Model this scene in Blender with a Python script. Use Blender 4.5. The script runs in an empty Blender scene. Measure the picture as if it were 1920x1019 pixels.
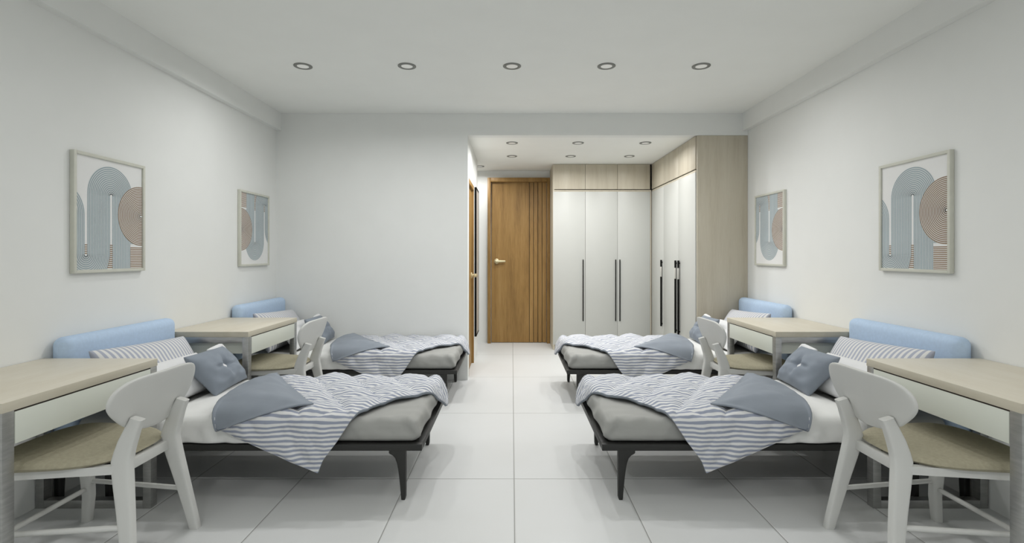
import bpy, bmesh, math, random
from mathutils import Vector, noise
random.seed(7)
scene = bpy.context.scene
COL = scene.collection
PI = math.pi

# ------------------------------------------------------------------ camera, world, light, exposure
CAM_Z = 1.266
cam_data = bpy.data.cameras.new('camera')
cam_data.sensor_width = 36.0
cam_data.lens = 18.0
cam_data.shift_y = -31.5 / 1920
cam_data.clip_start = 0.05
cam = bpy.data.objects.new('camera', cam_data)
COL.objects.link(cam)
cam.location = (0, 0, CAM_Z)
cam.rotation_euler = (PI / 2, 0, 0)
scene.camera = cam

world = bpy.data.worlds.new('world')
world.use_nodes = True
world.node_tree.nodes['Background'].inputs[0].default_value = (0.9, 0.95, 1.0, 1)
world.node_tree.nodes['Background'].inputs[1].default_value = 0.6
scene.world = world

vs = scene.view_settings
vs.view_transform = 'Standard'
vs.look = 'None'
vs.gamma = 1.0
vs.use_curve_mapping = False
vs.exposure = 0.13

DOWN_MAIN = 6.6      # watts of each downlight in the room
DOWN_HALL = 7.4       # watts of each downlight in the entrance recess
SPREAD = 165            # beam of the downlights, degrees
REAR_FILL = 6.0       # fill light added at the unseen rear wall


def area_light(name, loc, size, energy, rot=(0, 0, 0), shape='DISK', size_y=None, color=(1, 1, 1), spread=None):
    d = bpy.data.lights.new(name, 'AREA')
    d.shape = shape
    d.size = size
    if size_y:
        d.size_y = size_y
    d.energy = energy
    if spread:
        d.spread = math.radians(spread)
    d.color = color
    o = bpy.data.objects.new(name, d)
    o.location = loc
    o.rotation_euler = rot
    COL.objects.link(o)
    return o


REAR_Y = -2.8
area_light('rear_fill', (0, REAR_Y + 0.03, 1.6), 3.0, REAR_FILL, rot=(PI / 2, 0, 0), shape='RECTANGLE', size_y=1.4,
           color=(0.97, 0.985, 1.0))


# unseen lights in two rows, added to brighten the near room and upright surfaces
for ly in (1.95, 0.0):
    for lx in (-1.58, -0.79, 0.0, 0.79, 1.58):
        area_light('lamp', (lx, ly, 2.684), 0.08, DOWN_MAIN * (0.8 if abs(lx) > 1 else 1.05) * (0.13 if ly > 1 else 0.95), spread=SPREAD)


# ------------------------------------------------------------------ materials
def srgb(r, g, b):
    def f(c):
        c /= 255.0
        return c / 12.92 if c <= 0.04045 else ((c + 0.055) / 1.055) ** 2.4
    return (f(r), f(g), f(b), 1.0)


class NT:
    def __init__(self, name, rough=0.6, metal=0.0, spec=0.4):
        self.m = bpy.data.materials.new(name)
        self.m.use_nodes = True
        self.t = self.m.node_tree
        self.b = self.t.nodes['Principled BSDF']
        self.b.inputs['Roughness'].default_value = rough
        self.b.inputs['Metallic'].default_value = metal
        self.b.inputs['Specular IOR Level'].default_value = spec

    def n(self, typ, **kw):
        nd = self.t.nodes.new(typ)
        for k, v in kw.items():
            setattr(nd, k, v)
        return nd

    def link(self, a, b):
        self.t.links.new(a, b)

    def val(self, sock, v):
        if hasattr(v, 'links') or hasattr(v, 'is_linked'):
            self.link(v, sock)
        else:
            sock.default_value = v

    def math(self, op, a, b=0.0, c=None):
        nd = self.n('ShaderNodeMath', operation=op)
        self.val(nd.inputs[0], a)
        self.val(nd.inputs[1], b)
        if c is not None:
            self.val(nd.inputs[2], c)
        return nd.outputs[0]

    def coords(self, kind='Object', scale=(1, 1, 1)):
        tc = self.n('ShaderNodeTexCoord')
        mp = self.n('ShaderNodeMapping')
        mp.inputs['Scale'].default_value = scale
        self.link(tc.outputs[kind], mp.inputs['Vector'])
        return mp.outputs[0]

    def noise(self, vec, scale=5.0, detail=3.0, rough=0.5):
        nd = self.n('ShaderNodeTexNoise')
        nd.inputs['Scale'].default_value = scale
        nd.inputs['Detail'].default_value = detail
        nd.inputs['Roughness'].default_value = rough
        self.link(vec, nd.inputs['Vector'])
        return nd.outputs['Fac']

    def ramp(self, fac, stops):
        nd = self.n('ShaderNodeValToRGB')
        el = nd.color_ramp.elements
        while len(el) < len(stops):
            el.new(0.5)
        for e, (p, c) in zip(el, stops):
            e.position = p
            e.color = c
        self.link(fac, nd.inputs[0])
        return nd.outputs[0]

    def color(self, c):
        self.val(self.b.inputs['Base Color'], c)

    def bump(self, h, strength=0.2, dist=0.01):
        nd = self.n('ShaderNodeBump')
        nd.inputs['Strength'].default_value = strength
        nd.inputs['Distance'].default_value = dist
        self.link(h, nd.inputs['Height'])
        self.link(nd.outputs[0], self.b.inputs['Normal'])


def plain(name, rgb, rough=0.6, metal=0.0, spec=0.4, var=0.03, scale=4.0, stretch=(1, 1, 1), bump=0.0, bscale=None):
    k = NT(name, rough, metal, spec)
    c = srgb(*rgb)
    v = k.coords('Object', stretch)
    f = k.noise(v, scale, 4.0)
    lo = tuple(x * (1 - var) for x in c[:3]) + (1,)
    hi = tuple(min(1, x * (1 + var)) for x in c[:3]) + (1,)
    k.color(k.ramp(f, [(0.3, lo), (0.7, hi)]))
    if bump:
        f2 = k.noise(v, bscale or scale * 20, 2.0)
        k.bump(f2, bump, 0.002)
    return k.m


M = {}
M['wall'] = plain('wall_paint', (233, 234, 231), 0.85, var=0.01, bump=0.04, bscale=180)
M['ceiling'] = plain('ceiling_paint', (241, 242, 238), 0.9, var=0.01)
M['hallwall'] = M['wall']
M['rearwall'] = plain('bounce_cut_wall', (150, 148, 142), 0.85, var=0.01)  # unseen rear wall, coloured dark to cut the bounced light
M['chair'] = plain('white_lacquer', (210, 210, 206), 0.42, var=0.015, scale=3)
M['headboard'] = plain('blue_fabric', (188, 209, 233), 0.85, var=0.04, scale=60, bump=0.15, bscale=500)
M['frame_black'] = plain('black_steel', (42, 42, 40), 0.5, var=0.08)
M['grey_sheet'] = plain('grey_sheet_cotton', (164, 164, 160), 0.85, var=0.03, scale=8, bump=0.1, bscale=300)
M['white_sheet'] = plain('white_sheet_cotton', (236, 236, 233), 0.8, var=0.02, scale=8, bump=0.08, bscale=300)
M['bluegrey'] = plain('blue_grey_cotton', (140, 147, 156), 0.8, var=0.04, scale=12, bump=0.1, bscale=300)
M['cushion'] = plain('slate_cotton', (138, 146, 156), 0.8, var=0.05, scale=12, bump=0.12, bscale=300)
M['white_cotton'] = plain('white_cotton', (232, 232, 232), 0.8, var=0.02, scale=10)
M['seat'] = plain('olive_fabric', (164, 158, 136), 0.9, var=0.08, scale=70, bump=0.3, bscale=400)
M['drawer'] = plain('pale_grey_laminate', (216, 219, 208), 0.45, var=0.01)
M['wdoor'] = plain('white_laminate', (194, 195, 190), 0.4, var=0.008)
M['steel'] = plain('brushed_steel', (176, 176, 174), 0.34, 0.9, var=0.12, scale=14, stretch=(1, 1, 6), bump=0.03, bscale=200)
M['handle'] = plain('black_handle', (14, 13, 12), 0.6, var=0.1, spec=0.15)
M['brass'] = plain('satin_brass', (214, 202, 164), 0.35, 0.55, var=0.03)
M['picframe'] = plain('pale_frame_wood', (206, 206, 194), 0.55, var=0.03, scale=20)
M['paper'] = plain('art_paper', (232, 232, 230), 0.8, var=0.01)
M['art_blue'] = plain('art_blue', (160, 175, 180), 0.8, var=0.05)
M['art_brown'] = plain('art_brown', (152, 130, 108), 0.8, var=0.05)
M['ring'] = plain('grey_metal_ring', (128, 129, 124), 0.5, 0.0, var=0.02)
M['groove'] = plain('dark_groove', (48, 40, 32), 0.8, var=0.1)  # near-black for door grooves, and for shade coloured into gaps and seams
M['notch'] = plain('pale_notch', (205, 203, 196), 0.4, var=0.02)
M['thread'] = plain('blue_thread', (104, 124, 148), 0.9, var=0.05)


def wood(name, dark, mid, light, stretch=(9, 9, 0.7), scale=1.6, rough=0.45, contrast=(0.3, 0.5, 0.72)):
    k = NT(name, rough, 0, 0.4)
    v = k.coords('Object', stretch)
    f = k.noise(v, scale, 5.0, 0.55)
    v2 = k.coords('Object', tuple(s * 8 for s in stretch))
    g = k.noise(v2, scale, 3.0, 0.6)
    mix = k.math('ADD', k.math('MULTIPLY', f, 0.75), k.math('MULTIPLY', g, 0.25))
    k.color(k.ramp(mix, [(contrast[0], srgb(*dark)), (contrast[1], srgb(*mid)), (contrast[2], srgb(*light))]))
    k.bump(g, 0.05, 0.002)
    return k.m


M['doorwood'] = wood('teak_door', (116, 86, 44), (152, 118, 66), (170, 136, 84), stretch=(6, 6, 0.45), contrast=(0.3, 0.52, 0.75))
M['palewood'] = wood('pale_ash', (184, 175, 156), (196, 188, 170), (203, 196, 179), stretch=(7, 7, 0.5))
M['topwood'] = wood('pale_ash_top', (212, 203, 184), (219, 212, 195), (226, 220, 205), stretch=(6, 1.0, 6), contrast=(0.25, 0.5, 0.75))
M['edgewood'] = wood('pale_ash_edge', (192, 184, 165), (200, 193, 175), (206, 200, 184), stretch=(6, 1.0, 6), contrast=(0.25, 0.5, 0.75))


def tile_floor():
    k = NT('floor_tiles', 0.42, 0, 0.35)
    geo = k.n('ShaderNodeNewGeometry')
    sep = k.n('ShaderNodeSeparateXYZ')
    k.link(geo.outputs['Position'], sep.inputs[0])

    def dist(sock, off, per):
        a = k.math('DIVIDE', k.math('ADD', sock, -off + per * 50), per)
        fr = k.math('FRACT', a)
        return k.math('MULTIPLY', k.math('MINIMUM', fr, k.math('SUBTRACT', 1.0, fr)), per)
    dx = dist(sep.outputs[0], 0.0117, 0.6)
    dy = dist(sep.outputs[1], 2.89, 1.2)
    d = k.math('MINIMUM', dx, dy)
    grout = k.n('ShaderNodeMapRange')
    grout.inputs['From Min'].default_value = 0.0016
    grout.inputs['From Max'].default_value = 0.0034
    k.link(d, grout.inputs['Value'])
    nz = k.noise(geo.outputs['Position'], 1.3, 3)
    base = k.ramp(nz, [(0.3, srgb(211, 212, 210)), (0.7, srgb(216, 217, 216))])
    mx = k.n('ShaderNodeMix', data_type='RGBA')
    k.link(grout.outputs[0], mx.inputs['Factor'])
    mx.inputs['A'].default_value = srgb(150, 150, 146)
    k.link(base, mx.inputs['B'])
    k.color(mx.outputs['Result'])
    bev = k.n('ShaderNodeMapRange')
    bev.inputs['From Min'].default_value = 0.0
    bev.inputs['From Max'].default_value = 0.009
    k.link(d, bev.inputs['Value'])
    k.bump(bev.outputs[0], 0.35, 0.004)
    return k.m


M['floor'] = tile_floor()


def stripes(name, axis, period, blue, white, duty=0.5, wob=0.25, wscale=9.0):
    k = NT(name, 0.85, 0, 0.3)
    uv = k.n('ShaderNodeUVMap')
    uv.uv_map = 'flat'
    sep = k.n('ShaderNodeSeparateXYZ')
    k.link(uv.outputs[0], sep.inputs[0])
    nz = k.noise(uv.outputs[0], wscale, 2)
    s = k.math('ADD', k.math('DIVIDE', sep.outputs[axis], period), k.math('MULTIPLY', k.math('SUBTRACT', nz, 0.5), wob * 4))
    fr = k.math('FRACT', k.math('ADD', s, 100.0))
    tri = k.math('ABSOLUTE', k.math('SUBTRACT', fr, 0.5))        # 0 .. 0.5
    mr = k.n('ShaderNodeMapRange')
    mr.inputs['From Min'].default_value = duty / 2 - 0.04
    mr.inputs['From Max'].default_value = duty / 2 + 0.04
    k.link(tri, mr.inputs['Value'])
    mx = k.n('ShaderNodeMix', data_type='RGBA')
    k.link(mr.outputs[0], mx.inputs['Factor'])
    mx.inputs['A'].default_value = srgb(*blue)
    mx.inputs['B'].default_value = srgb(*white)
    k.color(mx.outputs['Result'])
    fine = k.noise(uv.outputs[0], 260, 2)
    k.bump(fine, 0.1, 0.002)
    return k.m


M['duvet'] = stripes('striped_duvet_cotton', 1, 0.0235, (154, 160, 176), (226, 226, 225), 0.50, 0.08, 9.0)
M['striped_pillow'] = stripes('striped_pillow_cotton', 0, 0.034, (176, 180, 193), (226, 225, 222), 0.5, 0.05, 6.0)

gl = NT('mirror_glass', 0.28, 0.55)
gl.color(srgb(230, 232, 231))
M['mirror'] = gl.m
le = NT('lamp_lens', 0.4)
le.color(srgb(225, 225, 220))
le.b.inputs['Emission Color'].default_value = (1, 0.99, 0.96, 1)
le.b.inputs['Emission Strength'].default_value = 0.12
M['lens'] = le.m
sk = NT('glow_pane', 0.2)  # pane made to glow, adding light from behind the camera
sk.color((0.8, 0.85, 0.9, 1))
sk.b.inputs['Emission Color'].default_value = (0.85, 0.93, 1, 1)
sk.b.inputs['Emission Strength'].default_value = 0.8
M['glow'] = sk.m


# ------------------------------------------------------------------ mesh helpers
class MB:
    """collects shapes, then links them as one mesh object"""
    def __init__(self):
        self.v, self.f, self.mi, self.uv = [], [], [], {}
        self.mats = []

    def mat(self, m):
        if m not in self.mats:
            self.mats.append(m)
        return self.mats.index(m)

    def add(self, verts, faces, m=None, uvs=None):
        o = len(self.v)
        self.v += [tuple(p) for p in verts]
        self.f += [tuple(i + o for i in f) for f in faces]
        self.mi += [self.mat(m) if m else 0] * len(faces)
        if uvs:
            for i, q in enumerate(uvs):
                self.uv[o + i] = q
        return self

    def box(self, a, b, m=None, bevel=0.0):
        x0, x1 = sorted((a[0], b[0]))
        y0, y1 = sorted((a[1], b[1]))
        z0, z1 = sorted((a[2], b[2]))
        bm = bmesh.new()
        vs_ = [bm.verts.new(p) for p in ((x0, y0, z0), (x1, y0, z0), (x1, y1, z0), (x0, y1, z0),
                                         (x0, y0, z1), (x1, y0, z1), (x1, y1, z1), (x0, y1, z1))]
        for q in ((3, 2, 1, 0), (4, 5, 6, 7), (0, 1, 5, 4), (1, 2, 6, 5), (2, 3, 7, 6), (3, 0, 4, 7)):
            bm.faces.new([vs_[i] for i in q])
        if bevel > 0:
            bmesh.ops.bevel(bm, geom=list(bm.edges), offset=bevel, segments=2, profile=0.5, affect='EDGES')
        bm.verts.index_update()
        self.add([v.co.copy() for v in bm.verts], [[v.index for v in f.verts] for f in bm.faces], m)
        bm.free()
        return self

    def rounded_box(self, a, b, r, n=(10, 10, 6), m=None, disp=None):
        """box with rounded edges on a fine grid; disp(p, normal) -> point"""
        x0, x1 = sorted((a[0], b[0])); y0, y1 = sorted((a[1], b[1])); z0, z1 = sorted((a[2], b[2]))
        idx = {}
        verts, faces = [], []
        c = Vector(((x0 + x1) / 2, (y0 + y1) / 2, (z0 + z1) / 2))
        h = Vector(((x1 - x0) / 2, (y1 - y0) / 2, (z1 - z0) / 2))

        def line(k, hh, rr):
            # parameters denser at the rounded ends
            pts = []
            ns = 4
            for i in range(ns):
                pts.append(-hh + rr * (1 - math.cos(PI / 2 * i / ns)))
            for i in range(k + 1):
                pts.append(-hh + rr + (2 * hh - 2 * rr) * i / k)
            for i in range(ns - 1, -1, -1):
                pts.append(hh - rr * (1 - math.cos(PI / 2 * i / ns)))
            return pts
        L = [line(n[i], h[i], min(r, h[i] * 0.98)) for i in range(3)]

        def vert(p):
            key = (round(p[0], 6), round(p[1], 6), round(p[2], 6))
            if key not in idx:
                q = Vector(p)
                inner = Vector([max(-(h[i] - r), min(h[i] - r, q[i])) for i in range(3)])
                d = q - inner
                nn = d.normalized() if d.length > 1e-9 else Vector((0, 0, 1))
                w = inner + nn * r + c
                if disp:
                    w = Vector(disp(w, nn))
                idx[key] = len(verts)
                verts.append(w)
            return idx[key]
        for ax in range(3):
            u, w = [(1, 2), (2, 0), (0, 1)][ax]
            for sgn in (-1, 1):
                for i in range(len(L[u]) - 1):
                    for j in range(len(L[w]) - 1):
                        q = []
                        for (di, dj) in ((0, 0), (1, 0), (1, 1), (0, 1)):
                            p = [0, 0, 0]
                            p[ax] = sgn * h[ax]
                            p[u] = L[u][i + di]
                            p[w] = L[w][j + dj]
                            q.append(vert(p))
                        if sgn < 0:
                            q.reverse()
                        if len(set(q)) == 4:
                            faces.append(q)
        return self.add(verts, faces, m)

    def tube(self, pts, rad, n=12, m=None):
        pts = [Vector(p) for p in pts]
        rads = rad if isinstance(rad, (list, tuple)) else [rad] * len(pts)
        verts, faces = [], []
        for i, p in enumerate(pts):
            d = (pts[min(i + 1, len(pts) - 1)] - pts[max(i - 1, 0)]).normalized()
            up = Vector((0, 0, 1)) if abs(d.z) < 0.9 else Vector((1, 0, 0))
            s = d.cross(up).normalized()
            t = s.cross(d).normalized()
            for j in range(n):
                a = 2 * PI * j / n
                verts.append(p + (s * math.cos(a) + t * math.sin(a)) * rads[i])
        for i in range(len(pts) - 1):
            for j in range(n):
                a, b = i * n + j, i * n + (j + 1) % n
                faces.append((a, b, b + n, a + n))
        faces.append(tuple(range(n - 1, -1, -1)))
        o = (len(pts) - 1) * n
        faces.append(tuple(range(o, o + n)))
        return self.add(verts, faces, m)

    def loft(self, secs, m=None, n=20, e=0.35):
        """secs: (x, y, z, half_x, half_y) rounded-rectangle sections in planes z = const (tiltable by z slope)"""
        verts, faces = [], []
        for s in secs:
            x, y, z, hx, hy = s[:5]
            slope = s[5] if len(s) > 5 else 0.0
            for j in range(n):
                a = 2 * PI * (j + 0.5) / n
                cx_, sy_ = math.cos(a), math.sin(a)
                px = math.copysign(abs(cx_) ** e, cx_) * hx
                py = math.copysign(abs(sy_) ** e, sy_) * hy
                verts.append((x + px, y + py, z + slope * px))
        k = len(secs)
        for i in range(k - 1):
            for j in range(n):
                a, b = i * n + j, i * n + (j + 1) % n
                faces.append((a, b, b + n, a + n))
        faces.append(tuple(range(n - 1, -1, -1)))
        faces.append(tuple(range((k - 1) * n, k * n)))
        return self.add(verts, faces, m)

    def cyl(self, c, r, h, axis='Z', n=32, m=None):
        c = Vector(c)
        d = {'X': Vector((1, 0, 0)), 'Y': Vector((0, 1, 0)), 'Z': Vector((0, 0, 1))}[axis]
        return self.tube([c - d * h / 2, c + d * h / 2], r, n, m)

    def ring(self, c, r0, r1, z0, z1, n=48, m=None):
        """flat ring with depth around a vertical axis"""
        verts, faces = [], []
        prof = [(r0, z0 + 0.003), (r0 + 0.003, z0), (r1 - 0.003, z0), (r1, z0 + 0.002), (r1, z1), (r0, z1)]
        k = len(prof)
        for i in range(n):
            a = 2 * PI * i / n
            for (r, z) in prof:
                verts.append((c[0] + r * math.cos(a), c[1] + r * math.sin(a), z))
        for i in range(n):
            for j in range(k):
                a, b = i * k + j, i * k + (j + 1) % k
                c2, d2 = ((i + 1) % n) * k + (j + 1) % k, ((i + 1) % n) * k + j
                faces.append((d2, c2, b, a))
        return self.add(verts, faces, m)

    def build(self, name, mat=None, parent=None, base=(0, 0, 0), mirror=False, smooth=True, angle=40):
        me = bpy.data.meshes.new(name)
        sx = -1 if mirror else 1
        bx, by, bz = base
        vv = [(sx * x - bx, y - by, z - bz) for (x, y, z) in self.v]
        ff = [tuple(reversed(f)) for f in self.f] if mirror else self.f
        me.from_pydata(vv, [], ff)
        mats = self.mats or [mat]
        for mm in mats:
            me.materials.append(mm)
        if self.mats:
            for p, i in zip(me.polygons, self.mi):
                p.material_index = i
        if self.uv:
            lay = me.uv_layers.new(name='flat')
            for lp in me.loops:
                lay.data[lp.index].uv = self.uv.get(lp.vertex_index, (0, 0))
        me.validate()
        if smooth:
            for p in me.polygons:
                p.use_smooth = True
            me.set_sharp_from_angle(angle=math.radians(angle))
        me.update()
        o = bpy.data.objects.new(name, me)
        COL.objects.link(o)
        if parent:
            o.parent = parent
        else:
            o.location = base
        return o


def tag(o, label, cat, group=None):
    o['label'] = label
    o['category'] = cat
    if group:
        o['group'] = group
    return o


def empty(name, loc):
    o = bpy.data.objects.new(name, None)
    o.empty_display_size = 0.05
    o.location = loc
    COL.objects.link(o)
    return o


def structure(o):
    o['kind'] = 'structure'
    return o


def kids(o):
    return [c for c in bpy.data.objects if c.parent == o]


def copy_tree(o, dy, parent=None):
    c = o.copy()
    COL.objects.link(c)
    if parent:
        c.parent = parent
    else:
        c.location = (o.location[0], o.location[1] + dy, o.location[2])
    for ch in kids(o):
        copy_tree(ch, dy, c)
    return c


def interp(tab, t):
    if t <= tab[0][0]:
        return tab[0][1]
    for (a, va), (b, vb) in zip(tab, tab[1:]):
        if t <= b:
            return va + (vb - va) * (t - a) / (b - a)
    return tab[-1][1]


def nz(x, y, z=0.0, s=1.0):
    return noise.noise(Vector((x * s, y * s, z * s)))


def sm(a, b, t):
    t = max(0.0, min(1.0, (t - a) / (b - a)))
    return t * t * (3 - 2 * t)


# ------------------------------------------------------------------ room
WX, BACK, HALL_END, CEIL, HCEIL = 2.38, 5.165, 7.37, 2.694, 2.472
PX, RET = -0.447, 6.60        # partition corner, end of the recess wall

mb = MB(); mb.box((-2.6, REAR_Y - 0.2, -0.12), (2.6, 7.6, 0)); structure(mb.build('floor', M['floor']))
mb = MB(); mb.box((-2.6, REAR_Y - 0.2, CEIL), (2.6, BACK + 0.02, CEIL + 0.12)); structure(mb.build('ceiling', M['ceiling']))
mb = MB(); mb.box((-2.0, BACK + 0.1, HCEIL), (2.6, 7.6, HCEIL + 0.1)); structure(mb.build('ceiling_recess', M['ceiling']))
mb = MB(); mb.box((-WX - 0.12, REAR_Y - 0.1, 0), (-WX, BACK + 0.1, CEIL)); structure(mb.build('wall_left', M['wall']))
mb = MB(); mb.box((WX, REAR_Y - 0.1, 0), (WX + 0.12, 7.5, CEIL)); structure(mb.build('wall_right', M['wall']))
mb = MB()
mb.box((-WX, BACK, 0), (PX, BACK + 0.1, CEIL))
mb.box((PX, BACK, HCEIL), (WX, BACK + 0.1, CEIL))
structure(mb.build('wall_back', M['wall']))
# recess wall with the opening of the side door
D2A, D2B, D2T = 5.31, 6.0, 2.067
mb = MB()
mb.box((PX - 0.1, BACK + 0.1, 0), (PX, D2A, HCEIL))
mb.box((PX - 0.1, D2A, D2T), (PX, D2B, HCEIL))
mb.box((PX - 0.1, D2B, 0), (PX, RET, HCEIL))
mb.box((-1.7, RET - 0.1, 0), (PX - 0.1, RET, HCEIL))
structure(mb.build('wall_recess_left', M['hallwall']))
mb = MB(); mb.box((-1.8, HALL_END, 0), (WX, HALL_END + 0.1, HCEIL)); structure(mb.build('wall_entrance', M['hallwall']))
mb = MB(); mb.box((-1.8, RET - 0.1, 0), (-1.7, HALL_END + 0.1, HCEIL)); structure(mb.build('wall_recess_end', M['hallwall']))
# unseen rear wall; its window is added as a glowing pane for light
mb = MB()
mb.box((-WX, REAR_Y - 0.1, 0), (WX, REAR_Y, 0.9))
mb.box((-WX, REAR_Y - 0.1, 2.3), (WX, REAR_Y, CEIL))
mb.box((-WX, REAR_Y - 0.1, 0.9), (-1.5, REAR_Y, 2.3))
mb.box((1.5, REAR_Y - 0.1, 0.9), (WX, REAR_Y, 2.3))
structure(mb.build('wall_rear', M['rearwall']))
mb = MB(); mb.box((-1.5, REAR_Y - 0.08, 0.9), (1.5, REAR_Y - 0.06, 2.3)); structure(mb.build('added_window_1', M['glow']))
# shallow beams along both side walls
for i, s in enumerate((-1, 1)):
    mb = MB(); mb.box((s * WX, REAR_Y, 2.518), (s * 2.325, BACK, CEIL)); structure(mb.build('trim_%d' % (i + 1), M['wall']))

# ------------------------------------------------------------------ main door (teak, grooved)
FY, LY = 7.295, 7.352
DX0, DX1, DT = -0.349, 0.5395, 2.366
mb = MB()
lx0, lx1 = -0.295, 0.492
grooves = [0.249, 0.310, 0.372, 0.432]
xs = [lx0] + grooves + [lx1]
for i in range(len(xs) - 1):
    a = xs[i] + (0.0035 if i > 0 else 0)
    b = xs[i + 1] - (0.0035 if i < len(xs) - 2 else 0)
    mb.box((a, LY, 0.008), (b, HALL_END - 0.001, 2.31), M['doorwood'])
mb.box((lx0, LY + 0.008, 0.008), (lx1, HALL_END - 0.002, 2.31), M['groove'])
d1 = structure(mb.build('door_1', None, base=(0.1, LY, 0)))
mb = MB()
mb.box((DX0, FY, 0), (DX0 + 0.046, HALL_END - 0.001, DT), bevel=0.003)
mb.box((DX1 - 0.042, FY, 0), (DX1, HALL_END - 0.001, DT), bevel=0.003)
mb.box((DX0 + 0.046, FY, 2.308), (DX1 - 0.042, HALL_END - 0.001, DT), bevel=0.003)
mb.build('door_frame', M['doorwood'], d1, base=(0.1, LY, 0))


def lever(mbx, c, out, along):
    """rosette, neck and lever; out = direction off the door, along = lever direction"""
    c, out, along = Vector(c), Vector(out), Vector(along)
    mbx.tube([c, c + out * 0.008, c + out * 0.012], [0.036, 0.036, 0.030], 24)
    mbx.tube([c + out * 0.01, c + out * 0.05], 0.017, 16)
    q = c + out * 0.05
    mbx.tube([q - along * 0.022, q - along * 0.015, q + along * 0.03, q + along * 0.12, q + along * 0.128], [0.012, 0.022, 0.019, 0.015, 0.010], 16)


mb = MB(); lever(mb, (-0.220, LY, 1.172), (0, -1, 0), (1, 0, 0))
h = mb.build('door_handle', M['brass'], d1, base=(0.1, LY, 0)); h['label'] = 'pale brass lever handle'

# side door in the recess wall
LX2 = -0.471
mb = MB(); mb.box((LX2 - 0.04, D2A + 0.012, 0.006), (LX2, D2B - 0.022, D2T - 0.052))
d2 = structure(mb.build('door_2', M['doorwood'], base=(LX2, 5.65, 0)))
mb = MB()
mb.box((PX - 0.1, D2A + 0.001, 0), (PX + 0.001, D2A + 0.012, D2T - 0.05))
mb.box((PX - 0.1, D2B - 0.022, 0), (PX + 0.001, D2B - 0.001, D2T - 0.05))
mb.box((PX - 0.1, D2A + 0.001, D2T - 0.05), (PX + 0.001, D2B - 0.001, D2T - 0.001))
mb.build('door_frame', M['doorwood'], d2, base=(LX2, 5.65, 0))
mb = MB(); lever(mb, (LX2, 5.915, 1.026), (1, 0, 0), (0, -1, 0))
h = mb.build('door_handle', M['brass'], d2, base=(LX2, 5.65, 0)); h['label'] = 'pale brass lever handle'

# tall framed mirror on the recess wall
base = (PX, 6.31, 0.29)
mi = tag(empty('wall_mirror', base), 'tall narrow wall mirror in a thin black frame past the side door', 'mirror')
y0, y1, z0, z1, xf, fw = 6.09, 6.53, 0.291, 2.071, PX + 0.024, 0.026
mb = MB()
mb.box((PX + 0.001, y0, z0), (xf, y0 + fw, z1)); mb.box((PX + 0.001, y1 - fw, z0), (xf, y1, z1))
mb.box((PX + 0.001, y0 + fw, z0), (xf, y1 - fw, z0 + fw)); mb.box((PX + 0.001, y0 + fw, z1 - fw), (xf, y1 - fw, z1))
mb.build('frame', M['handle'], mi, base=base)
mb = MB(); mb.box((PX + 0.002, y0 + fw, z0 + fw), (xf - 0.001, y1 - fw, z1 - fw)); mb.build('mirror_glass', M['mirror'], mi, base=base)

# ------------------------------------------------------------------ wardrobes
WY = 6.80          # front plane of the back run
SXF = 1.856        # front plane of the side run
ZU0, ZU1 = 2.137, HCEIL - 0.003
ZD0, ZD1 = 0.07, 2.104
bx = [0.545, 0.974, 1.402, 1.836]
base = (1.19, 7.08, 0)
w = tag(empty('wardrobe', base), 'white three-door wardrobe facing the room, beside the wooden entrance door', 'wardrobe')
mb = MB()
mb.box((0.543, WY + 0.002, 0), (0.561, HALL_END - 0.002, ZU0 - 0.012))
mb.box((0.561, WY + 0.022, 0), (1.85, HALL_END - 0.002, ZU0 - 0.012))
mb.box((0.561, WY + 0.004, ZD1 + 0.002), (1.85, WY + 0.022, ZU0 - 0.012))
mb.box((1.838, WY + 0.004, 0), (1.852, WY + 0.022, ZD1 + 0.002))
mb.build('carcass', M['palewood'], w, base=base)


def bar_handle(mbx, p0, p1, out, wid=0.013, dep=0.009, gap=0.005):
    """vertical bar pull between two heights; p = (x, y, z0) .. z1"""
    p0, p1, out = Vector(p0), Vector(p1), Vector(out)
    side = Vector((out.y, -out.x, 0))
    a = p0 + out * gap - side * wid / 2
    b = p1 + out * (gap + dep) + side * wid / 2
    mbx.box(a, b, M['handle'], 0.002)
    for z in (p0.z + 0.03, p1.z - 0.03):
        c = Vector((p0.x, p0.y, z))
        mbx.box(c - side * 0.005 - Vector((0, 0, 0.008)), c + out * (gap + 0.002) + side * 0.005 + Vector((0, 0, 0.008)), M['handle'])


hx = [0.944, 1.376, 1.431]
for i in range(3):
    mb = MB(); mb.box((bx[i] + 0.0015, WY, ZD0), (bx[i + 1] - 0.0015, WY + 0.018, ZD1), bevel=0.001)
    d = mb.build('door', M['wdoor'], w, base=base)
    mb = MB(); bar_handle(mb, (hx[i], WY, 0.384), (hx[i], WY, 1.202), (0, -1, 0))
    mb.build('handle', M['handle'], d, base=base)
base = (1.19, 7.08, ZU0)
oc = tag(empty('overhead_cabinet', base), 'pale wood overhead cabinet above the white wardrobe facing the room', 'cabinet')
mb = MB()
mb.box((0.543, WY + 0.002, ZU0 - 0.010), (0.561, HALL_END - 0.002, ZU1), M['palewood'])
mb.box((0.561, WY + 0.022, ZU0 - 0.010), (1.85, HALL_END - 0.002, ZU1), M['palewood'])
mb.box((0.562, WY + 0.0185, ZU0 - 0.008), (1.849, WY + 0.022, ZU1), M['groove'])  # dark sheet behind the doors; seam shade put into its colour
mb.build('carcass', M['palewood'], oc, base=base)
for i in range(3):
    mb = MB(); mb.box((bx[i] + 0.002, WY, ZU0), (bx[i + 1] - 0.002, WY + 0.018, ZU1 - 0.001), bevel=0.001)
    mb.build('door', M['palewood'], oc, base=base)

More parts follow.
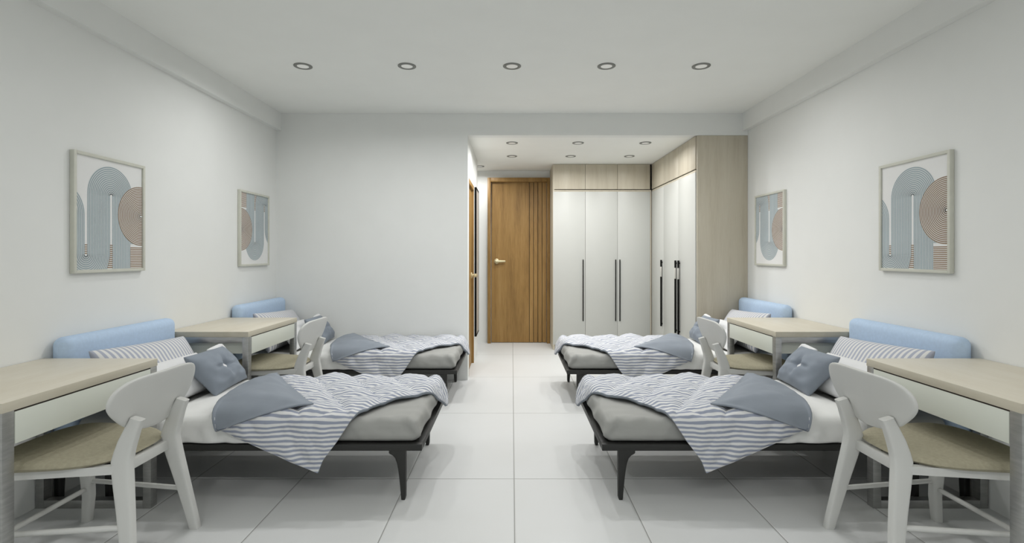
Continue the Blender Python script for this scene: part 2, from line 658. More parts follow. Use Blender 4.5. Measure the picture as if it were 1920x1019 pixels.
# side run
sy = [5.185, 5.715, 6.27, 6.798]
base = (2.1, 5.98, 0)
w = tag(empty('wardrobe', base), 'white wardrobe along the right wall, its doors seen at a slant', 'wardrobe')
mb = MB()
mb.box((SXF + 0.022, 5.186, 0), (WX - 0.002, 6.797, ZU0 - 0.012))
mb.box((SXF + 0.004, 5.186, ZD1 + 0.002), (SXF + 0.022, 6.797, ZU0 - 0.012))
mb.build('carcass', M['palewood'], w, base=base)
mb = MB(); mb.box((SXF + 0.012, BACK + 0.0005, 0), (WX - 0.002, 5.184, HCEIL - 0.002), bevel=0.001)
p = mb.build('end_panel', M['palewood'], w, base=base); p['label'] = 'tall pale wood end panel facing the room'
hy = [5.66, 5.765, 6.315]
for i in range(3):
    mb = MB(); mb.box((SXF, sy[i] + 0.0015, ZD0), (SXF + 0.018, sy[i + 1] - 0.0015, ZD1), bevel=0.001)
    d = mb.build('door', M['wdoor'], w, base=base)
    mb = MB(); bar_handle(mb, (SXF, hy[i], 0.384), (SXF, hy[i], 1.202), (-1, 0, 0), 0.020, 0.018, 0.008)
    hd = mb.build('handle', M['handle'], d, base=base)
    mb = MB(); mb.box((SXF - 0.0275, hy[i] - 0.0105, 0.995), (SXF - 0.012, hy[i] + 0.0075, 1.118), bevel=0.001)  # pale block put in place of the recess gap of the pull
    g = mb.build('notch_plate', M['notch'], d, base=base); g['label'] = 'pale plate standing in for the notch in the black pull'
base = (2.1, 5.98, ZU0)
oc = tag(empty('overhead_cabinet', base), 'pale wood overhead cabinet along the right wall above the slanting white doors', 'cabinet')
mb = MB(); mb.box((SXF + 0.022, 5.186, ZU0 - 0.010), (WX - 0.002, 6.797, ZU1), M['palewood'])
mb.box((SXF + 0.0185, 5.187, ZU0 - 0.008), (SXF + 0.022, 6.796, ZU1), M['groove'])  # dark backing sheet, colouring the door seams as if shaded
mb.build('carcass', M['palewood'], oc, base=base)
for i in range(3):
    mb = MB(); mb.box((SXF, sy[i] + 0.002, ZU0), (SXF + 0.018, sy[i + 1] - 0.002, ZU1 - 0.001), bevel=0.001)
    mb.build('door', M['palewood'], oc, base=base)


# ------------------------------------------------------------------ downlights
def downlight(x, y, z, r, power, label, group):
    t = tag(empty('downlight', (x, y, z)), label, 'ceiling light', group)
    mb = MB(); mb.ring((x, y), r * 0.62, r, z - 0.006, z - 0.0005); mb.build('trim_ring', M['ring'], t, base=(x, y, z))
    mb = MB(); mb.cyl((x, y, z - 0.0022), r * 0.63, 0.003); mb.build('lens', M['lens'], t, base=(x, y, z))
    L = area_light('lamp', (0, 0, -0.010), r * 1.2, power, spread=SPREAD)
    L.parent = t
    return t


words = ['leftmost', 'second from the left', 'middle', 'second from the right', 'rightmost']
for x, wd in zip((-1.58, -0.794, 0.0, 0.714, 1.43), words):
    downlight(x, 3.87, CEIL, 0.068, DOWN_MAIN * (0.78 if abs(x) > 1 else (1.12 if abs(x) > 0.1 else 0.8)), 'grey-ringed round downlight, %s of the five in the room ceiling' % wd, 'downlights in the room ceiling')
for x, y, wd in ((0.0, 5.513, 'left one of the nearer row'), (0.712, 5.513, 'middle one of the nearer row'), (1.436, 5.513, 'right one of the nearer row'),
                 (0.0, 6.258, 'left one of the farther row'), (0.717, 6.258, 'middle one of the farther row'), (1.434, 6.258, 'right one of the farther row'),
                 (-0.44, 6.974, 'half hidden by the wall corner')):
    downlight(x, y, HCEIL, 0.063, DOWN_HALL * ((1.3 if y < 6 else 0.55) * (0.6 if x > 1 else 1.0) if y < 6.9 else 0.6), 'small round downlight in the entrance recess, %s' % wd, 'downlights in the entrance recess')


# ------------------------------------------------------------------ furniture of one place, built for the left near place
# places: near left, far left, near right, far right
DY = 1.685
PLACES = [('nl', False, 0.0), ('fl', False, DY), ('nr', True, 0.0), ('fr', True, DY)]


def desk(mirror):
    s = -1 if mirror else 1
    base = (s * -2.087, 2.2, 0)
    t = empty('desk', base)
    X0, X1, Y0, Y1 = -2.376, -1.798, 1.806, 2.598
    kw = dict(base=base, mirror=mirror)
    mb = MB()
    mb.box((X0, Y0, 0.7035), (X1, Y1, 0.740), M['topwood'], 0.0012)
    # edge banding: same wood in a darker tone
    for i, f in enumerate(mb.f):
        n = [mb.v[j] for j in f]
        if max(q[2] for q in n) - min(q[2] for q in n) > 0.01:
            mb.mi[i] = mb.mat(M['edgewood'])
    mb.build('tabletop', None, t, **kw)
    for ya, yb in ((Y0 + 0.001, Y0 + 0.046), (Y1 - 0.047, Y1 - 0.002)):
        mb = MB()
        xa, xb = X0 + 0.002, X1 - 0.002
        mb.box((xb - 0.040, ya, 0), (xb, yb, 0.703), bevel=0.0015)
        mb.box((xa, ya, 0), (xa + 0.040, yb, 0.703), bevel=0.0015)
        mb.box((xa + 0.040, ya, 0.663), (xb - 0.040, yb, 0.703), bevel=0.0015)
        mb.box((xa + 0.040, ya, 0), (xb - 0.040, yb, 0.040), bevel=0.0015)
        mb.build('leg_frame', M['steel'], t, **kw)
    mb = MB()
    mb.box((X1 - 0.020, Y0 + 0.0485, 0.581), (X1 - 0.001, Y1 - 0.0495, 0.6970), bevel=0.001)
    d = mb.build('drawer', M['drawer'], t, **kw)
    mb = MB(); mb.box((X0 + 0.05, Y0 + 0.0475, 0.582), (X1 - 0.021, Y1 - 0.0485, 0.662)); mb.box((X0 + 0.05, Y0 + 0.06, 0.662), (X1 - 0.0215, Y1 - 0.06, 0.7))
    mb.build('drawer_box', M['drawer'], d, **kw)
    mb = MB(); mb.box((X1 - 0.021, Y0 + 0.047, 0.6972), (X1 - 0.003, Y1 - 0.048, 0.7033))
    mb.build('gap_shade_strip', M['groove'], t, **kw)  # solid dark strip; the shade of the gap is in its colour
    return t


def chair(mirror):
    s = -1 if mirror else 1
    base = (s * -1.78, 2.17, 0)
    t = empty('chair', base)
    kw = dict(base=base, mirror=mirror)
    cy_ = 2.16
    # rear legs: foot, knee, top post
    for yf, yk, yt in ((1.968, 2.018, 2.012), (2.374, 2.300, 2.288)):
        secs = []
        prof = [(0.0, -1.468, yf, 0.0215, 0.017), (0.10, -1.482, yf + (yk - yf) * 0.22, 0.024, 0.018), (0.25, -1.504, yf + (yk - yf) * 0.56, 0.029, 0.019),
                (0.36, -1.522, yf + (yk - yf) * 0.8, 0.034, 0.020), (0.42, -1.531, yf + (yk - yf) * 0.92, 0.0365, 0.020), (0.455, -1.534, yk, 0.0375, 0.020),
                (0.49, -1.526, yk, 0.035, 0.020), (0.53, -1.511, yk + (yt - yk) * 0.5, 0.030, 0.019), (0.585, -1.487, yt, 0.0245, 0.018), (0.622, -1.470, yt, 0.022, 0.017)]
        for (z, x, y, hx_, hy_) in prof:
            secs.append((x, y, z, hx_, hy_, -0.30 if z > 0.5 else 0.0))
        MB().loft(secs).build('leg', M['chair'], t, **kw)
    for yf, yk in ((1.915, 1.945), (2.435, 2.405)):
        secs = [(-2.020, yf, 0.0, 0.020, 0.020), (-2.012, yf, 0.12, 0.023, 0.023), (-2.000, yk, 0.30, 0.027, 0.026), (-1.993, yk, 0.42, 0.029, 0.027)]
        MB().loft(secs, e=0.6).build('leg', M['chair'], t, **kw)
    # seat frame
    mb = MB()
    mb.box((-2.005, 1.93, 0.410), (-1.975, 2.42, 0.440), bevel=0.004)
    mb.box((-1.565, 2.02, 0.395), (-1.535, 2.30, 0.438), bevel=0.004)
    for a, b in (((-1.99, 1.940), (-1.54, 2.010)), ((-1.99, 2.410), (-1.54, 2.31))):
        q = Vector((b[0] - a[0], b[1] - a[1], 0)).normalized() * 0.0
        n_ = Vector((-(b[1] - a[1]), b[0] - a[0], 0)).normalized() * 0.013
        vs_ = []
        for z in (0.408, 0.440):
            for p_ in ((a[0], a[1]), (b[0], b[1])):
                vs_ += [(p_[0] + n_.x, p_[1] + n_.y, z), (p_[0] - n_.x, p_[1] - n_.y, z)]
        mb.add(vs_, [(0, 1, 3, 2), (4, 6, 7, 5), (0, 2, 6, 4), (1, 5, 7, 3), (0, 4, 5, 1), (2, 3, 7, 6)])
    mb.build('seat_frame', M['chair'], t, **kw)
    # seat pad: rounded trapezoid, slightly dished
    mb = MB()
    N, R = 64, 9
    verts, faces = [], []

    def outline(a, k):
        c, s_ = math.cos(a), math.sin(a)
        px = math.copysign(abs(c) ** 0.62, c)
        py = math.copysign(abs(s_) ** 0.72, s_)
        x = -1.808 + 0.262 * px * k
        hw = 0.245 - 0.038 * (px * k)
        return x, cy_ + 0.012 + hw * py * k

    def zt(x, y, k):
        return 0.470 + 0.012 * ((y - cy_) / 0.24) ** 2 * 0.4 + 0.010 * sm(-1.75, -2.05, x) - 0.020 * max(0, k - 0.86) / 0.14 * max(0, (k - 0.86) / 0.14)
    ks = [0.0, 0.25, 0.5, 0.7, 0.82, 0.9, 0.95, 0.985, 1.0]
    for k in ks:
        for j in range(N):
            x, y = outline(2 * PI * j / N, max(k, 0.001))
            verts.append((x, y, zt(x, y, k)))
    lo = []
    for k, dz in ((0.99, -0.018), (0.95, -0.027), (0.5, -0.03), (0.001, -0.03)):
        for j in range(N):
            x, y = outline(2 * PI * j / N, k)
            verts.append((x, y, 0.469 + dz))
    rows = len(ks) + 4
    for i in range(rows - 1):
        for j in range(N):
            a, b = i * N + j, i * N + (j + 1) % N
            faces.append((a, a + N, b + N, b))
    mb.add(verts, faces).build('seat', M['seat'], t, angle=60, **kw)
    # back rest: wide rounded board, wrapped a little
    mb = MB()
    N = 72
    th = 0.0095
    verts, faces = [], []

    # outline of the board: (sideways, height), closed
    shape = [(0.247, 0.690), (0.240, 0.718), (0.222, 0.748), (0.190, 0.772), (0.140, 0.784), (0.060, 0.788), (-0.050, 0.789), (-0.132, 0.789), (-0.190, 0.784),
             (-0.232, 0.770), (-0.256, 0.749), (-0.263, 0.722), (-0.256, 0.694), (-0.231, 0.663), (-0.192, 0.630), (-0.141, 0.593), (-0.085, 0.565), (-0.021, 0.545),
             (0.050, 0.535), (0.112, 0.537), (0.164, 0.554), (0.207, 0.584), (0.236, 0.622), (0.247, 0.656)]

    def bo(a, k):
        t_ = (a / (2 * PI)) * len(shape)
        i = int(math.floor(t_))
        g = t_ - i
        P = [shape[(i + d_) % len(shape)] for d_ in (-1, 0, 1, 2)]

        def cr(c_):
            p0, p1, p2, p3 = [q_[c_] for q_ in P]
            return 0.5 * (2 * p1 + (p2 - p0) * g + (2 * p0 - 5 * p1 + 4 * p2 - p3) * g * g + (3 * p1 - p0 - 3 * p2 + p3) * g ** 3)
        return cr(0) * k, (cr(1) - 0.690) * k

    def bx_(y, z):
        return -1.5025 + (z - 0.623) * 0.37 - 0.25 * y * y
    rings = [(0.0, 1), (0.35, 1), (0.7, 1), (0.9, 1), (0.965, 0.95), (0.99, 0.75), (1.0, 0.35), (1.0, -0.35), (0.99, -0.75), (0.965, -0.95), (0.9, -1), (0.7, -1), (0.35, -1), (0.0, -1)]
    for k, tt in rings:
        for j in range(N):
            y, dz = bo(2 * PI * j / N, max(k, 0.001))
            z = 0.690 + dz
            verts.append((bx_(y, z) + th * tt, 2.142 + y, z))
    for i in range(len(rings) - 1):
        for j in range(N):
            a, b = i * N + j, i * N + (j + 1) % N
            faces.append((a, a + N, b + N, b))
    mb.add(verts, faces).build('backrest', M['chair'], t, angle=60, **kw)
    # stretchers
    MB().tube([(-1.500, 1.990, 0.205), (-2.006, 1.925, 0.205)], [0.011, 0.011], 14).build('stretcher', M['chair'], t, **kw)
    MB().tube([(-1.500, 2.348, 0.195), (-2.006, 2.428, 0.195)], [0.011, 0.011], 14).build('stretcher', M['chair'], t, **kw)
    MB().tube([(-2.008, 1.925, 0.160), (-2.008, 2.428, 0.160)], [0.011, 0.011], 14).build('stretcher', M['chair'], t, **kw)
    return t


# bed geometry
BY0, BY1, BXF, BXH = 2.632, 3.465, -0.4636, -2.268
ZF0, ZF1 = 0.256, 0.290


def bed(mirror):
    s = -1 if mirror else 1
    base = (s * -1.36, 3.05, 0)
    t = empty('bed', base)
    kw = dict(base=base, mirror=mirror)
    mb = MB()
    mb.box((BXH, BY0, ZF0), (BXF, BY0 + 0.035, ZF1), bevel=0.003)
    mb.box((BXH, BY1 - 0.035, ZF0), (BXF, BY1, ZF1), bevel=0.003)
    mb.box((BXF - 0.035, BY0 + 0.035, ZF0), (BXF, BY1 - 0.035, ZF1), bevel=0.003)
    mb.box((BXH, BY0 + 0.03, ZF0 + 0.006), (BXF - 0.03, BY1 - 0.03, ZF1 - 0.002))
    mb.build('frame', M['frame_black'], t, **kw)
    # legs: tapered post flaring into a bracket below the rail
    for (lx, dirx) in ((-0.548, -1), (-2.10, 1)):
        for ly in (BY0 + 0.023, BY1 - 0.053):
            mb = MB()
            prof = [(0.0, 0.0045, 0.0235), (0.012, 0.001, 0.0255), (0.06, 0.0, 0.029), (0.12, 0.0, 0.035), (0.16, -0.001, 0.040), (0.19, -0.001, 0.046),
                    (0.215, -0.001, 0.055), (0.230, -0.001, 0.068), (0.2385, -0.001, 0.084), (0.2425, -0.001, 0.088), (0.2560, -0.001, 0.088)]
            secs = []
            for z, a, b in prof:
                x_out = lx - dirx * 0.0 + dirx * a
                x_in = lx + dirx * b
                hyy = 0.016 + 0.004 * z / 0.25
                secs.append(((x_out + x_in) / 2, ly, z, abs(x_in - x_out) / 2, hyy))
            mb.loft(secs, n=24, e=0.3).build('leg', M['frame_black'], t, **kw)
    # upholstered headboard with a seam near its end and two struts to the floor
    mb = MB()

    def hb(p, n_):
        b = 0.008 * math.sin(PI * max(0, min(1, (p.y - 2.62) / 0.86))) if n_.x > 0.3 else 0.0
        return (p.x + b, p.y, p.z)
    mb.rounded_box((-2.374, 2.620, 0.27), (-2.272, 3.480, 0.840), 0.045, (3, 22, 16), disp=hb)
    hbo = mb.build('headboard', M['headboard'], t, angle=80, **kw)
    for ys in (2.652, 3.448):
        MB().tube([(-2.281, ys, z) for z in (0.31, 0.45, 0.6, 0.75, 0.795)], 0.0022, 6).build('seam', M['thread'], hbo, **kw)
    for y in (2.66, 3.41):
        MB().loft([(-2.352, y, 0, 0.014, 0.018), (-2.346, y, 0.275, 0.02, 0.022)]).build('headboard_leg', M['frame_black'], t, **kw)
    return t


MX0, MX1, MY0, MY1, MZ0, MZ1 = -2.262, -0.480, 2.645, 3.452, 0.2905, 0.418


def mattress(mirror):
    s = -1 if mirror else 1
    base = (s * -1.37, 3.05, MZ0)
    mb = MB()

    def dp(p, n_):
        q = Vector(p)
        hf = max(0.0, min(1.0, (p.z - MZ0) / 0.05))
        w = 0.0
        # diagonal tension folds near the foot corner and gathers along the lower edge
        if n_.y < -0.3 or n_.x > 0.3:
            al, ac = p.x * 0.55 - p.z * 0.83 + p.y * 0.2, p.x * 0.83 + p.z * 0.55 + p.y * 0.3
            fold = abs(nz(ac * 9.0, al * 1.6, p.y * 0.5)) * 2 + 0.6 * abs(nz(ac * 19.0, al * 3.0, 7.0))
            w += 0.022 * (0.5 - fold) * sm(-1.3, -0.8, p.x)
            w += 0.006 * nz(p.x * 5, p.y * 5, p.z * 2, 2.2)
        if n_.z > 0.3:
            w += 0.005 * nz(p.x, p.y, 1.7, 4.0) + 0.004 * nz(p.x * 2, p.y * 6, 0.3, 3.0)
            q.z += 0.006 * math.sin(PI * max(0, min(1, (p.y - MY0) / (MY1 - MY0))))
        q = q + n_ * w * hf
        if q.z < MZ0 + 0.02:
            q.z = max(q.z, MZ0 + 0.0)
        return q
    mb.rounded_box((MX0, MY0, MZ0), (MX1, MY1, MZ1), 0.042, (74, 36, 5), disp=dp)
    o = mb.build('mattress', M['grey_sheet'], base=base, mirror=mirror, angle=180)
    return o


def sheet(mirror):
    """white sheet laid across the upper half of the mattress and hanging down its sides"""
    s = -1 if mirror else 1
    base = (s * -1.4, 3.05, MZ1)
    off = 0.006
    r = 0.045
    path = []
    ya, yb, zt_, zb = MY0 - off, MY1 + off, MZ1 + off, MZ0 + 0.006
    k = 8
    for i in range(k):
        path.append((ya, zb + (zt_ - r - zb) * i / k, 'n'))
    for i in range(7):
        a = PI / 2 * i / 6
        path.append((ya + r - r * math.cos(a), zt_ - r + r * math.sin(a), 'n'))
    for i in range(1, 30):
        path.append((ya + r + (yb - ya - 2 * r) * i / 30, zt_, 't'))
    for i in range(7):
        a = PI / 2 * i / 6
        path.append((yb - r + r * math.sin(a), zt_ - r + r * math.cos(a), 'f'))
    for i in range(1, k + 1):
        path.append((yb, zt_ - r - (zt_ - r - zb) * i / k, 'f'))
    nx = 60
    verts, faces = [], []
    for j, (y, z, side) in enumerate(path):
        for i in range(nx + 1):
            fx = i / nx
            xl_ = -1.86 + 0.11 * (y - 2.64) + 0.012 * nz(y * 4, z * 4, 9.1)
            x = xl_ + (-0.98 - xl_) * fx
            hang = sm(zt_ - 0.02, zb, z)
            w = 0.004 + 0.006 * nz(x * 5, y * 3, z * 3) + 0.008 * nz(x * 15 + z * 8, z * 5, 4.0) * (0.25 + hang) + 0.004 * abs(nz(x * 9 - y * 4, y * 3, 2.0))
            crown = 0.007 * math.sin(PI * max(0, min(1, (y - MY0) / (MY1 - MY0)))) if side == 't' else 0
            if side == 'n':
                verts.append((x, y - abs(w) - 0.012 * hang * (0.5 + 0.5 * math.sin(x * 31 + 3 * nz(x, 0, 0, 6))), z + abs(w) * 0.5))
            elif side == 'f':
                verts.append((x, y + abs(w) + 0.004, z + abs(w) * 0.5))
            else:
                verts.append((x, y, z + abs(w) + crown))
    for j in range(len(path) - 1):
        for i in range(nx):
            a = j * (nx + 1) + i
            faces.append((a, a + 1, a + nx + 2, a + nx + 1))
    mb = MB().add(verts, faces)
    o = mb.build('bed_sheet', M['white_sheet'], base=base, mirror=mirror, angle=180)
    so = o.modifiers.new('thickness', 'SOLIDIFY')
    so.thickness = 0.003
    so.offset = -1
    return o


XL = [(2.3375, -0.994), (2.40, -1.140), (2.47, -1.300), (2.5635, -1.500), (2.62, -1.525), (2.75, -1.560), (3.0, -1.600), (3.44, -1.600), (3.66, -1.58)]
XR = [(2.3375, -0.990), (2.40, -0.965), (2.4955, -0.892), (2.63, -0.805), (2.74, -0.755), (2.866, -0.687), (2.95, -0.600), (3.04, -0.507), (3.15, -0.42), (3.28, -0.325), (3.34, -0.325), (3.45, -0.38), (3.60, -0.47)]
XF = [(2.5635, -1.500), (2.60, -1.350), (2.635, -1.200), (2.687, -1.036), (2.744, -1.092), (2.976, -1.262), (3.145, -1.387), (3.44, -1.590)]
DZT, DR, DYB, DXB, DYF = 0.447, 0.050, 2.660, -0.515, 3.400


def drape(X, s, off=0.0, puff=True):
    """point of the duvet for flat coordinates (X, s), lifted by off along its normal"""
    z = DZT
    y = s
    x = X
    an = 0.0
    if s < DYB:
        t = DYB - s
        an = min(t / DR, PI / 2)
        y = DYB - DR * math.sin(an)
        z -= DR * (1 - math.cos(an))
        if t > DR * PI / 2:
            z -= t - DR * PI / 2
    af = 0.0
    if s > DYF:
        t = s - DYF
        af = min(t / DR, PI / 2)
        y = DYF + DR * math.sin(af)
        z -= DR * (1 - math.cos(af))
        if t > DR * PI / 2:
            z -= t - DR * PI / 2
    ax = 0.0
    if X > DXB:
        t = X - DXB
        mxa = math.radians(66)
        ax = min(t / DR, mxa)
        x = DXB + DR * math.sin(ax)
        z -= DR * (1 - math.cos(ax))
        if t > DR * mxa:
            rem = t - DR * mxa
            x += rem * math.cos(mxa)
            z -= rem * math.sin(mxa)
    n_ = Vector((math.sin(ax), -math.sin(an) + math.sin(af), math.cos(max(an, af)) * math.cos(ax)))
    n_.normalize()
    h = off
    if puff:
        q, p_ = 0.20, 0.17
        ang = 0.32
        xa, sa = X * math.cos(ang) - s * math.sin(ang), X * math.sin(ang) + s * math.cos(ang)
        a = abs(math.sin(PI * (xa / q + sa / p_) * 0.5 * 1.2)) * abs(math.sin(PI * (xa / q - sa / p_) * 0.5 * 1.2))
        hang = max(an, af) / (PI / 2)
        amp = 0.034 * (1 - 0.75 * hang) * (1 - 0.5 * min(1, ax))
        h += amp * a ** 0.55
        h += 0.008 * nz(X, s, 0.0, 8.0) + 0.006 * nz(X, s, 2.0, 19.0) + 0.003 * nz(X, s, 4.0, 42.0)
        if an > 0.8:
            # a few soft creases in the hanging corner
            h += (0.016 * abs(math.sin((X * 1.0 + s * 0.8) * 10 + 3.0 * nz(X, s, 5.0, 3.0))) ** 1.5 + 0.010 * nz(X, s, 6.0, 14.0)) * hang
    return Vector((x, y, z)) + n_ * h


def duvet(mirror):
    s_ = -1 if mirror else 1
    base = (s_ * -1.05, 3.05, DZT)
    NS, NU = 110, 96
    S0, S1 = 2.3375, 3.60
    verts, faces, uvs = [], [], []
    for i in range(NS + 1):
        f = i / NS
        s = S0 + (S1 - S0) * f
        a, b = interp(XL, s), interp(XR, s)
        for j in range(NU + 1):
            X = a + (b - a) * j / NU
            # the rim is thinner than the quilted middle
            e = min(j, NU - j) / NU * (b - a)
            rim = sm(0.0, 0.05, e)
            p0 = drape(X, s, 0.0, False)
            p1 = drape(X, s)
            verts.append(p0 + (p1 - p0) * (0.35 + 0.65 * rim))
            uvs.append((X, s + 0.006 * nz(X, s, 3.0, 6.0) + 0.0025 * nz(X, s, 3.5, 19.0)))
    for i in range(NS):
        for j in range(NU):
            a = i * (NU + 1) + j
            faces.append((a, a + 1, a + NU + 2, a + NU + 1))
    mb = MB().add(verts, faces, M['duvet'], uvs)
    mb.mat(M['bluegrey'])
    o = mb.build('duvet', None, base=base, mirror=mirror, angle=180)
    so = o.modifiers.new('thickness', 'SOLIDIFY')
    so.thickness = 0.016
    so.offset = -1
    so.material_offset = 1
    so.material_offset_rim = 1
    # folded-back corner
    NS2, NW, NR = 60, 36, 8
    S0, S1 = 2.5640, 3.438
    verts, faces, uvs = [], [], []
    for i in range(NS2 + 1):
        f = i / NS2
        s = S0 + (S1 - S0) * f
        xl_, xf_ = interp(XL, s) + 0.004, interp(XF, s)
        wd = max(0.004, xf_ - xl_)
        hz = sm(2.57, 2.72, s)
        r = 0.008 + 0.016 * hz * min(1, wd / 0.2)
        xl_ += 0.012
        row = []
        for k in range(NR):
            th = PI * k / NR
            row.append((xl_ - r * math.sin(th) * 1.2, r - r * math.cos(th), -1 + k / NR))
        for k in range(NW + 1):
            g = k / NW
            X = xl_ + (xf_ - xl_) * g
            up = 2 * r * (1 - sm(0.55, 1.0, g)) + 0.030 * sm(0.55, 1.0, g) * 0.9
            up = up * (0.3 + 0.7 * hz) + 0.020 * hz * math.sin(PI * min(1, g * 1.15)) * min(1, wd / 0.25)
            up += (0.008 * abs(nz(X * 0.6 + s * 0.8, s * 0.5 - X, 8.0, 5.0)) + 0.009 * nz(X * 2 + s * 3, s, 1.0, 3.0)) * (0.3 + 0.7 * hz)
            row.append((X, up, g))
        for (X, up, g) in row:
            verts.append(drape(X, s, up + 0.010 + 0.016 * (1 - hz), False))
            uvs.append((X, s))
    W = NR + NW + 1
    for i in range(NS2):
        for j in range(W - 1):
            a = i * W + j
            faces.append((a, a + 1, a + W + 1, a + W))
    mb = MB().add(verts, faces, M['bluegrey'], uvs)
    mb.mat(M['duvet'])
    fl = mb.build('folded_corner', None, o, base=base, mirror=mirror, angle=180)
    so = fl.modifiers.new('thickness', 'SOLIDIFY')
    so.thickness = 0.010
    so.offset = -1
    so.material_offset = 1
    so.material_offset_rim = 0
    fl['label'] = 'plain blue-grey underside folded back'
    return o


def pillow(name, corners, T, m_front, m_back, mirror, pinch=0.06, n=34, disp=None, rim=None, wr=0.006, usc=1.0):
    """corners: bottom-near, bottom-far, top-far, top-near; front faces away from the wall"""
    c = [Vector(q) for q in corners]
    ctr = sum(c, Vector()) / 4
    s_ = -1 if mirror else 1
    base = (s_ * ctr.x, ctr.y, min(q.z for q in c))
    nrm = (c[1] - c[0]).cross(c[3] - c[0]).normalized()
    if nrm.x < 0:
        nrm = -nrm
    wU = (c[1] - c[0]).length
    wV = (c[3] - c[0]).length
    verts, faces, uvs = [], [], []
    mb = MB()
    idx = {}
    for side in (1, -1):
        for i in range(n + 1):
            for j in range(n + 1):
                u, v = -1 + 2 * i / n, -1 + 2 * j / n
                # denser sampling towards the rim
                u, v = math.sin(u * PI / 2), math.sin(v * PI / 2)
                edge = i in (0, n) or j in (0, n)
                if edge and side == -1:
                    idx[(side, i, j)] = idx[(1, i, j)]
                    continue
                pu = u * (1 - pinch * (1 - v * v))
                pv = v * (1 - pinch * (1 - u * u))
                a, b = (pu + 1) / 2, (pv + 1) / 2
                p = c[0] * (1 - a) * (1 - b) + c[1] * a * (1 - b) + c[2] * a * b + c[3] * (1 - a) * b
                h = T / 2 * ((1 - u * u) * (1 - v * v)) ** 0.42
                if disp:
                    h *= disp(u, v, side)
                h += wr * nz(u * 1.6, v * 1.6, side * 3.0 + ctr.y, 1.6) * (1 - max(abs(u), abs(v)) ** 6)
                idx[(side, i, j)] = len(verts)
                verts.append(p + nrm * h * side)
                uvs.append((u * wU / 2 * usc, v * wV / 2))
    mf, mk_ = [], []
    for side in (1, -1):
        for i in range(n):
            for j in range(n):
                q = [idx[(side, i, j)], idx[(side, i + 1, j)], idx[(side, i + 1, j + 1)], idx[(side, i, j + 1)]]
                if side == -1:
                    q.reverse()
                (mf if side == 1 else mk_).append(q)
    nf = mb.mat(m_front)
    nb = mb.mat(m_back)
    nw = mb.mat(rim) if rim else 0
    mb.v = [tuple(v) for v in verts]
    mb.uv = {i: q for i, q in enumerate(uvs)}
    mb.f = [tuple(f) for f in mf + mk_]
    mb.mi = [nf] * len(mf) + [nb] * len(mk_)
    if rim:
        # pale reverse side turning over the top and the far edge
        for q, (i, j) in enumerate([(i, j) for i in range(n) for j in range(n)]):
            uu, vv = math.sin((-1 + 2 * (i + 0.5) / n) * PI / 2), math.sin((-1 + 2 * (j + 0.5) / n) * PI / 2)
            if (uu > 0.93 and vv > -0.15) or (vv > 0.955 and uu > 0.3):
                mb.mi[q] = nw
            if i > n * 0.45 and j > n * 0.35:
                mb.mi[q + n * n] = nw
    o = mb.build(name, None, base=base, mirror=mirror, angle=180)
    return o, base, nrm, ctr


def striped_pillow(mirror):
    cs = [(-2.060, 2.640, 0.435), (-2.060, 3.430, 0.435), (-2.195, 3.415, 0.722), (-2.195, 2.655, 0.765)]
    o, base, nrm, ctr = pillow('striped_pillow', cs, 0.20, M['striped_pillow'], M['striped_pillow'], mirror, pinch=0.05)
    return o


def white_pillow(mirror):
    cs = [(-1.850, 2.700, 0.445), (-1.850, 3.330, 0.445), (-2.020, 3.270, 0.640), (-2.020, 2.710, 0.655)]
    o, base, nrm, ctr = pillow('white_pillow', cs, 0.13, M['white_cotton'], M['white_cotton'], mirror, pinch=0.05)
    return o


def cushion(mirror):
    cs = [(-1.735, 3.000, 0.436), (-1.775, 3.432, 0.440), (-1.893, 3.330, 0.672), (-1.860, 2.900, 0.684)]

    def tuft(u, v, side):
        r2 = u * u + v * v
        d = 1 - 0.75 * math.exp(-r2 / 0.035)
        a = math.atan2(v, u)
        crease = max(0.0, math.cos(4 * a + 0.6)) ** 3
        d -= 0.22 * crease * math.exp(-((math.sqrt(r2) - 0.35) / 0.25) ** 2)
        return d if side == 1 else 1.0
    o, base, nrm, ctr = pillow('cushion', cs, 0.15, M['cushion'], M['cushion'], mirror, pinch=0.04, n=44, disp=tuft, wr=0.016, rim=M['white_cotton'])
    # button: small white rounded tile at the tuft
    c = ctr + nrm * 0.036
    u = (Vector(cs[1]) - Vector(cs[0])).normalized()
    v = nrm.cross(u)
    mb = MB()
    mb.rounded_box((-0.024, -0.016, -0.008), (0.024, 0.016, 0.008), 0.007, (2, 2, 1))
    rot = math.radians(-38)
    u2 = u * math.cos(rot) + v * math.sin(rot)
    v2 = nrm.cross(u2)
    mb.v = [tuple(c + u2 * p[0] + v2 * p[1] + nrm * p[2]) for p in mb.v]
    b = mb.build('button', M['white_cotton'], o, base=base, mirror=mirror)
    b['label'] = 'white button'
    c0, c1, c2, c3 = [Vector(q) for q in cs]

    def rim(u, v):
        pu, pv = u * (1 - 0.04 * (1 - v * v)), v * (1 - 0.04 * (1 - u * u))
        a_, b_ = (pu + 1) / 2, (pv + 1) / 2
        return c0 * (1 - a_) * (1 - b_) + c1 * a_ * (1 - b_) + c2 * a_ * b_ + c3 * (1 - a_) * b_
    pts = [rim(1.03, -0.35 + 1.3 * i / 12) for i in range(12)] + [rim(1.0, 1.02)] + [rim(0.95 - 0.75 * i / 8, 1.03) for i in range(9)]
    rr = [0.003 + 0.011 * math.sin(PI * min(1, (i + 0.5) / 22)) ** 0.6 for i in range(len(pts))]
    mb = MB(); mb.tube(pts, rr, 10)
    b = mb.build('piping', M['white_cotton'], o, base=base, mirror=mirror, angle=180)
    b['label'] = 'white border turning over the top corner'
    return o


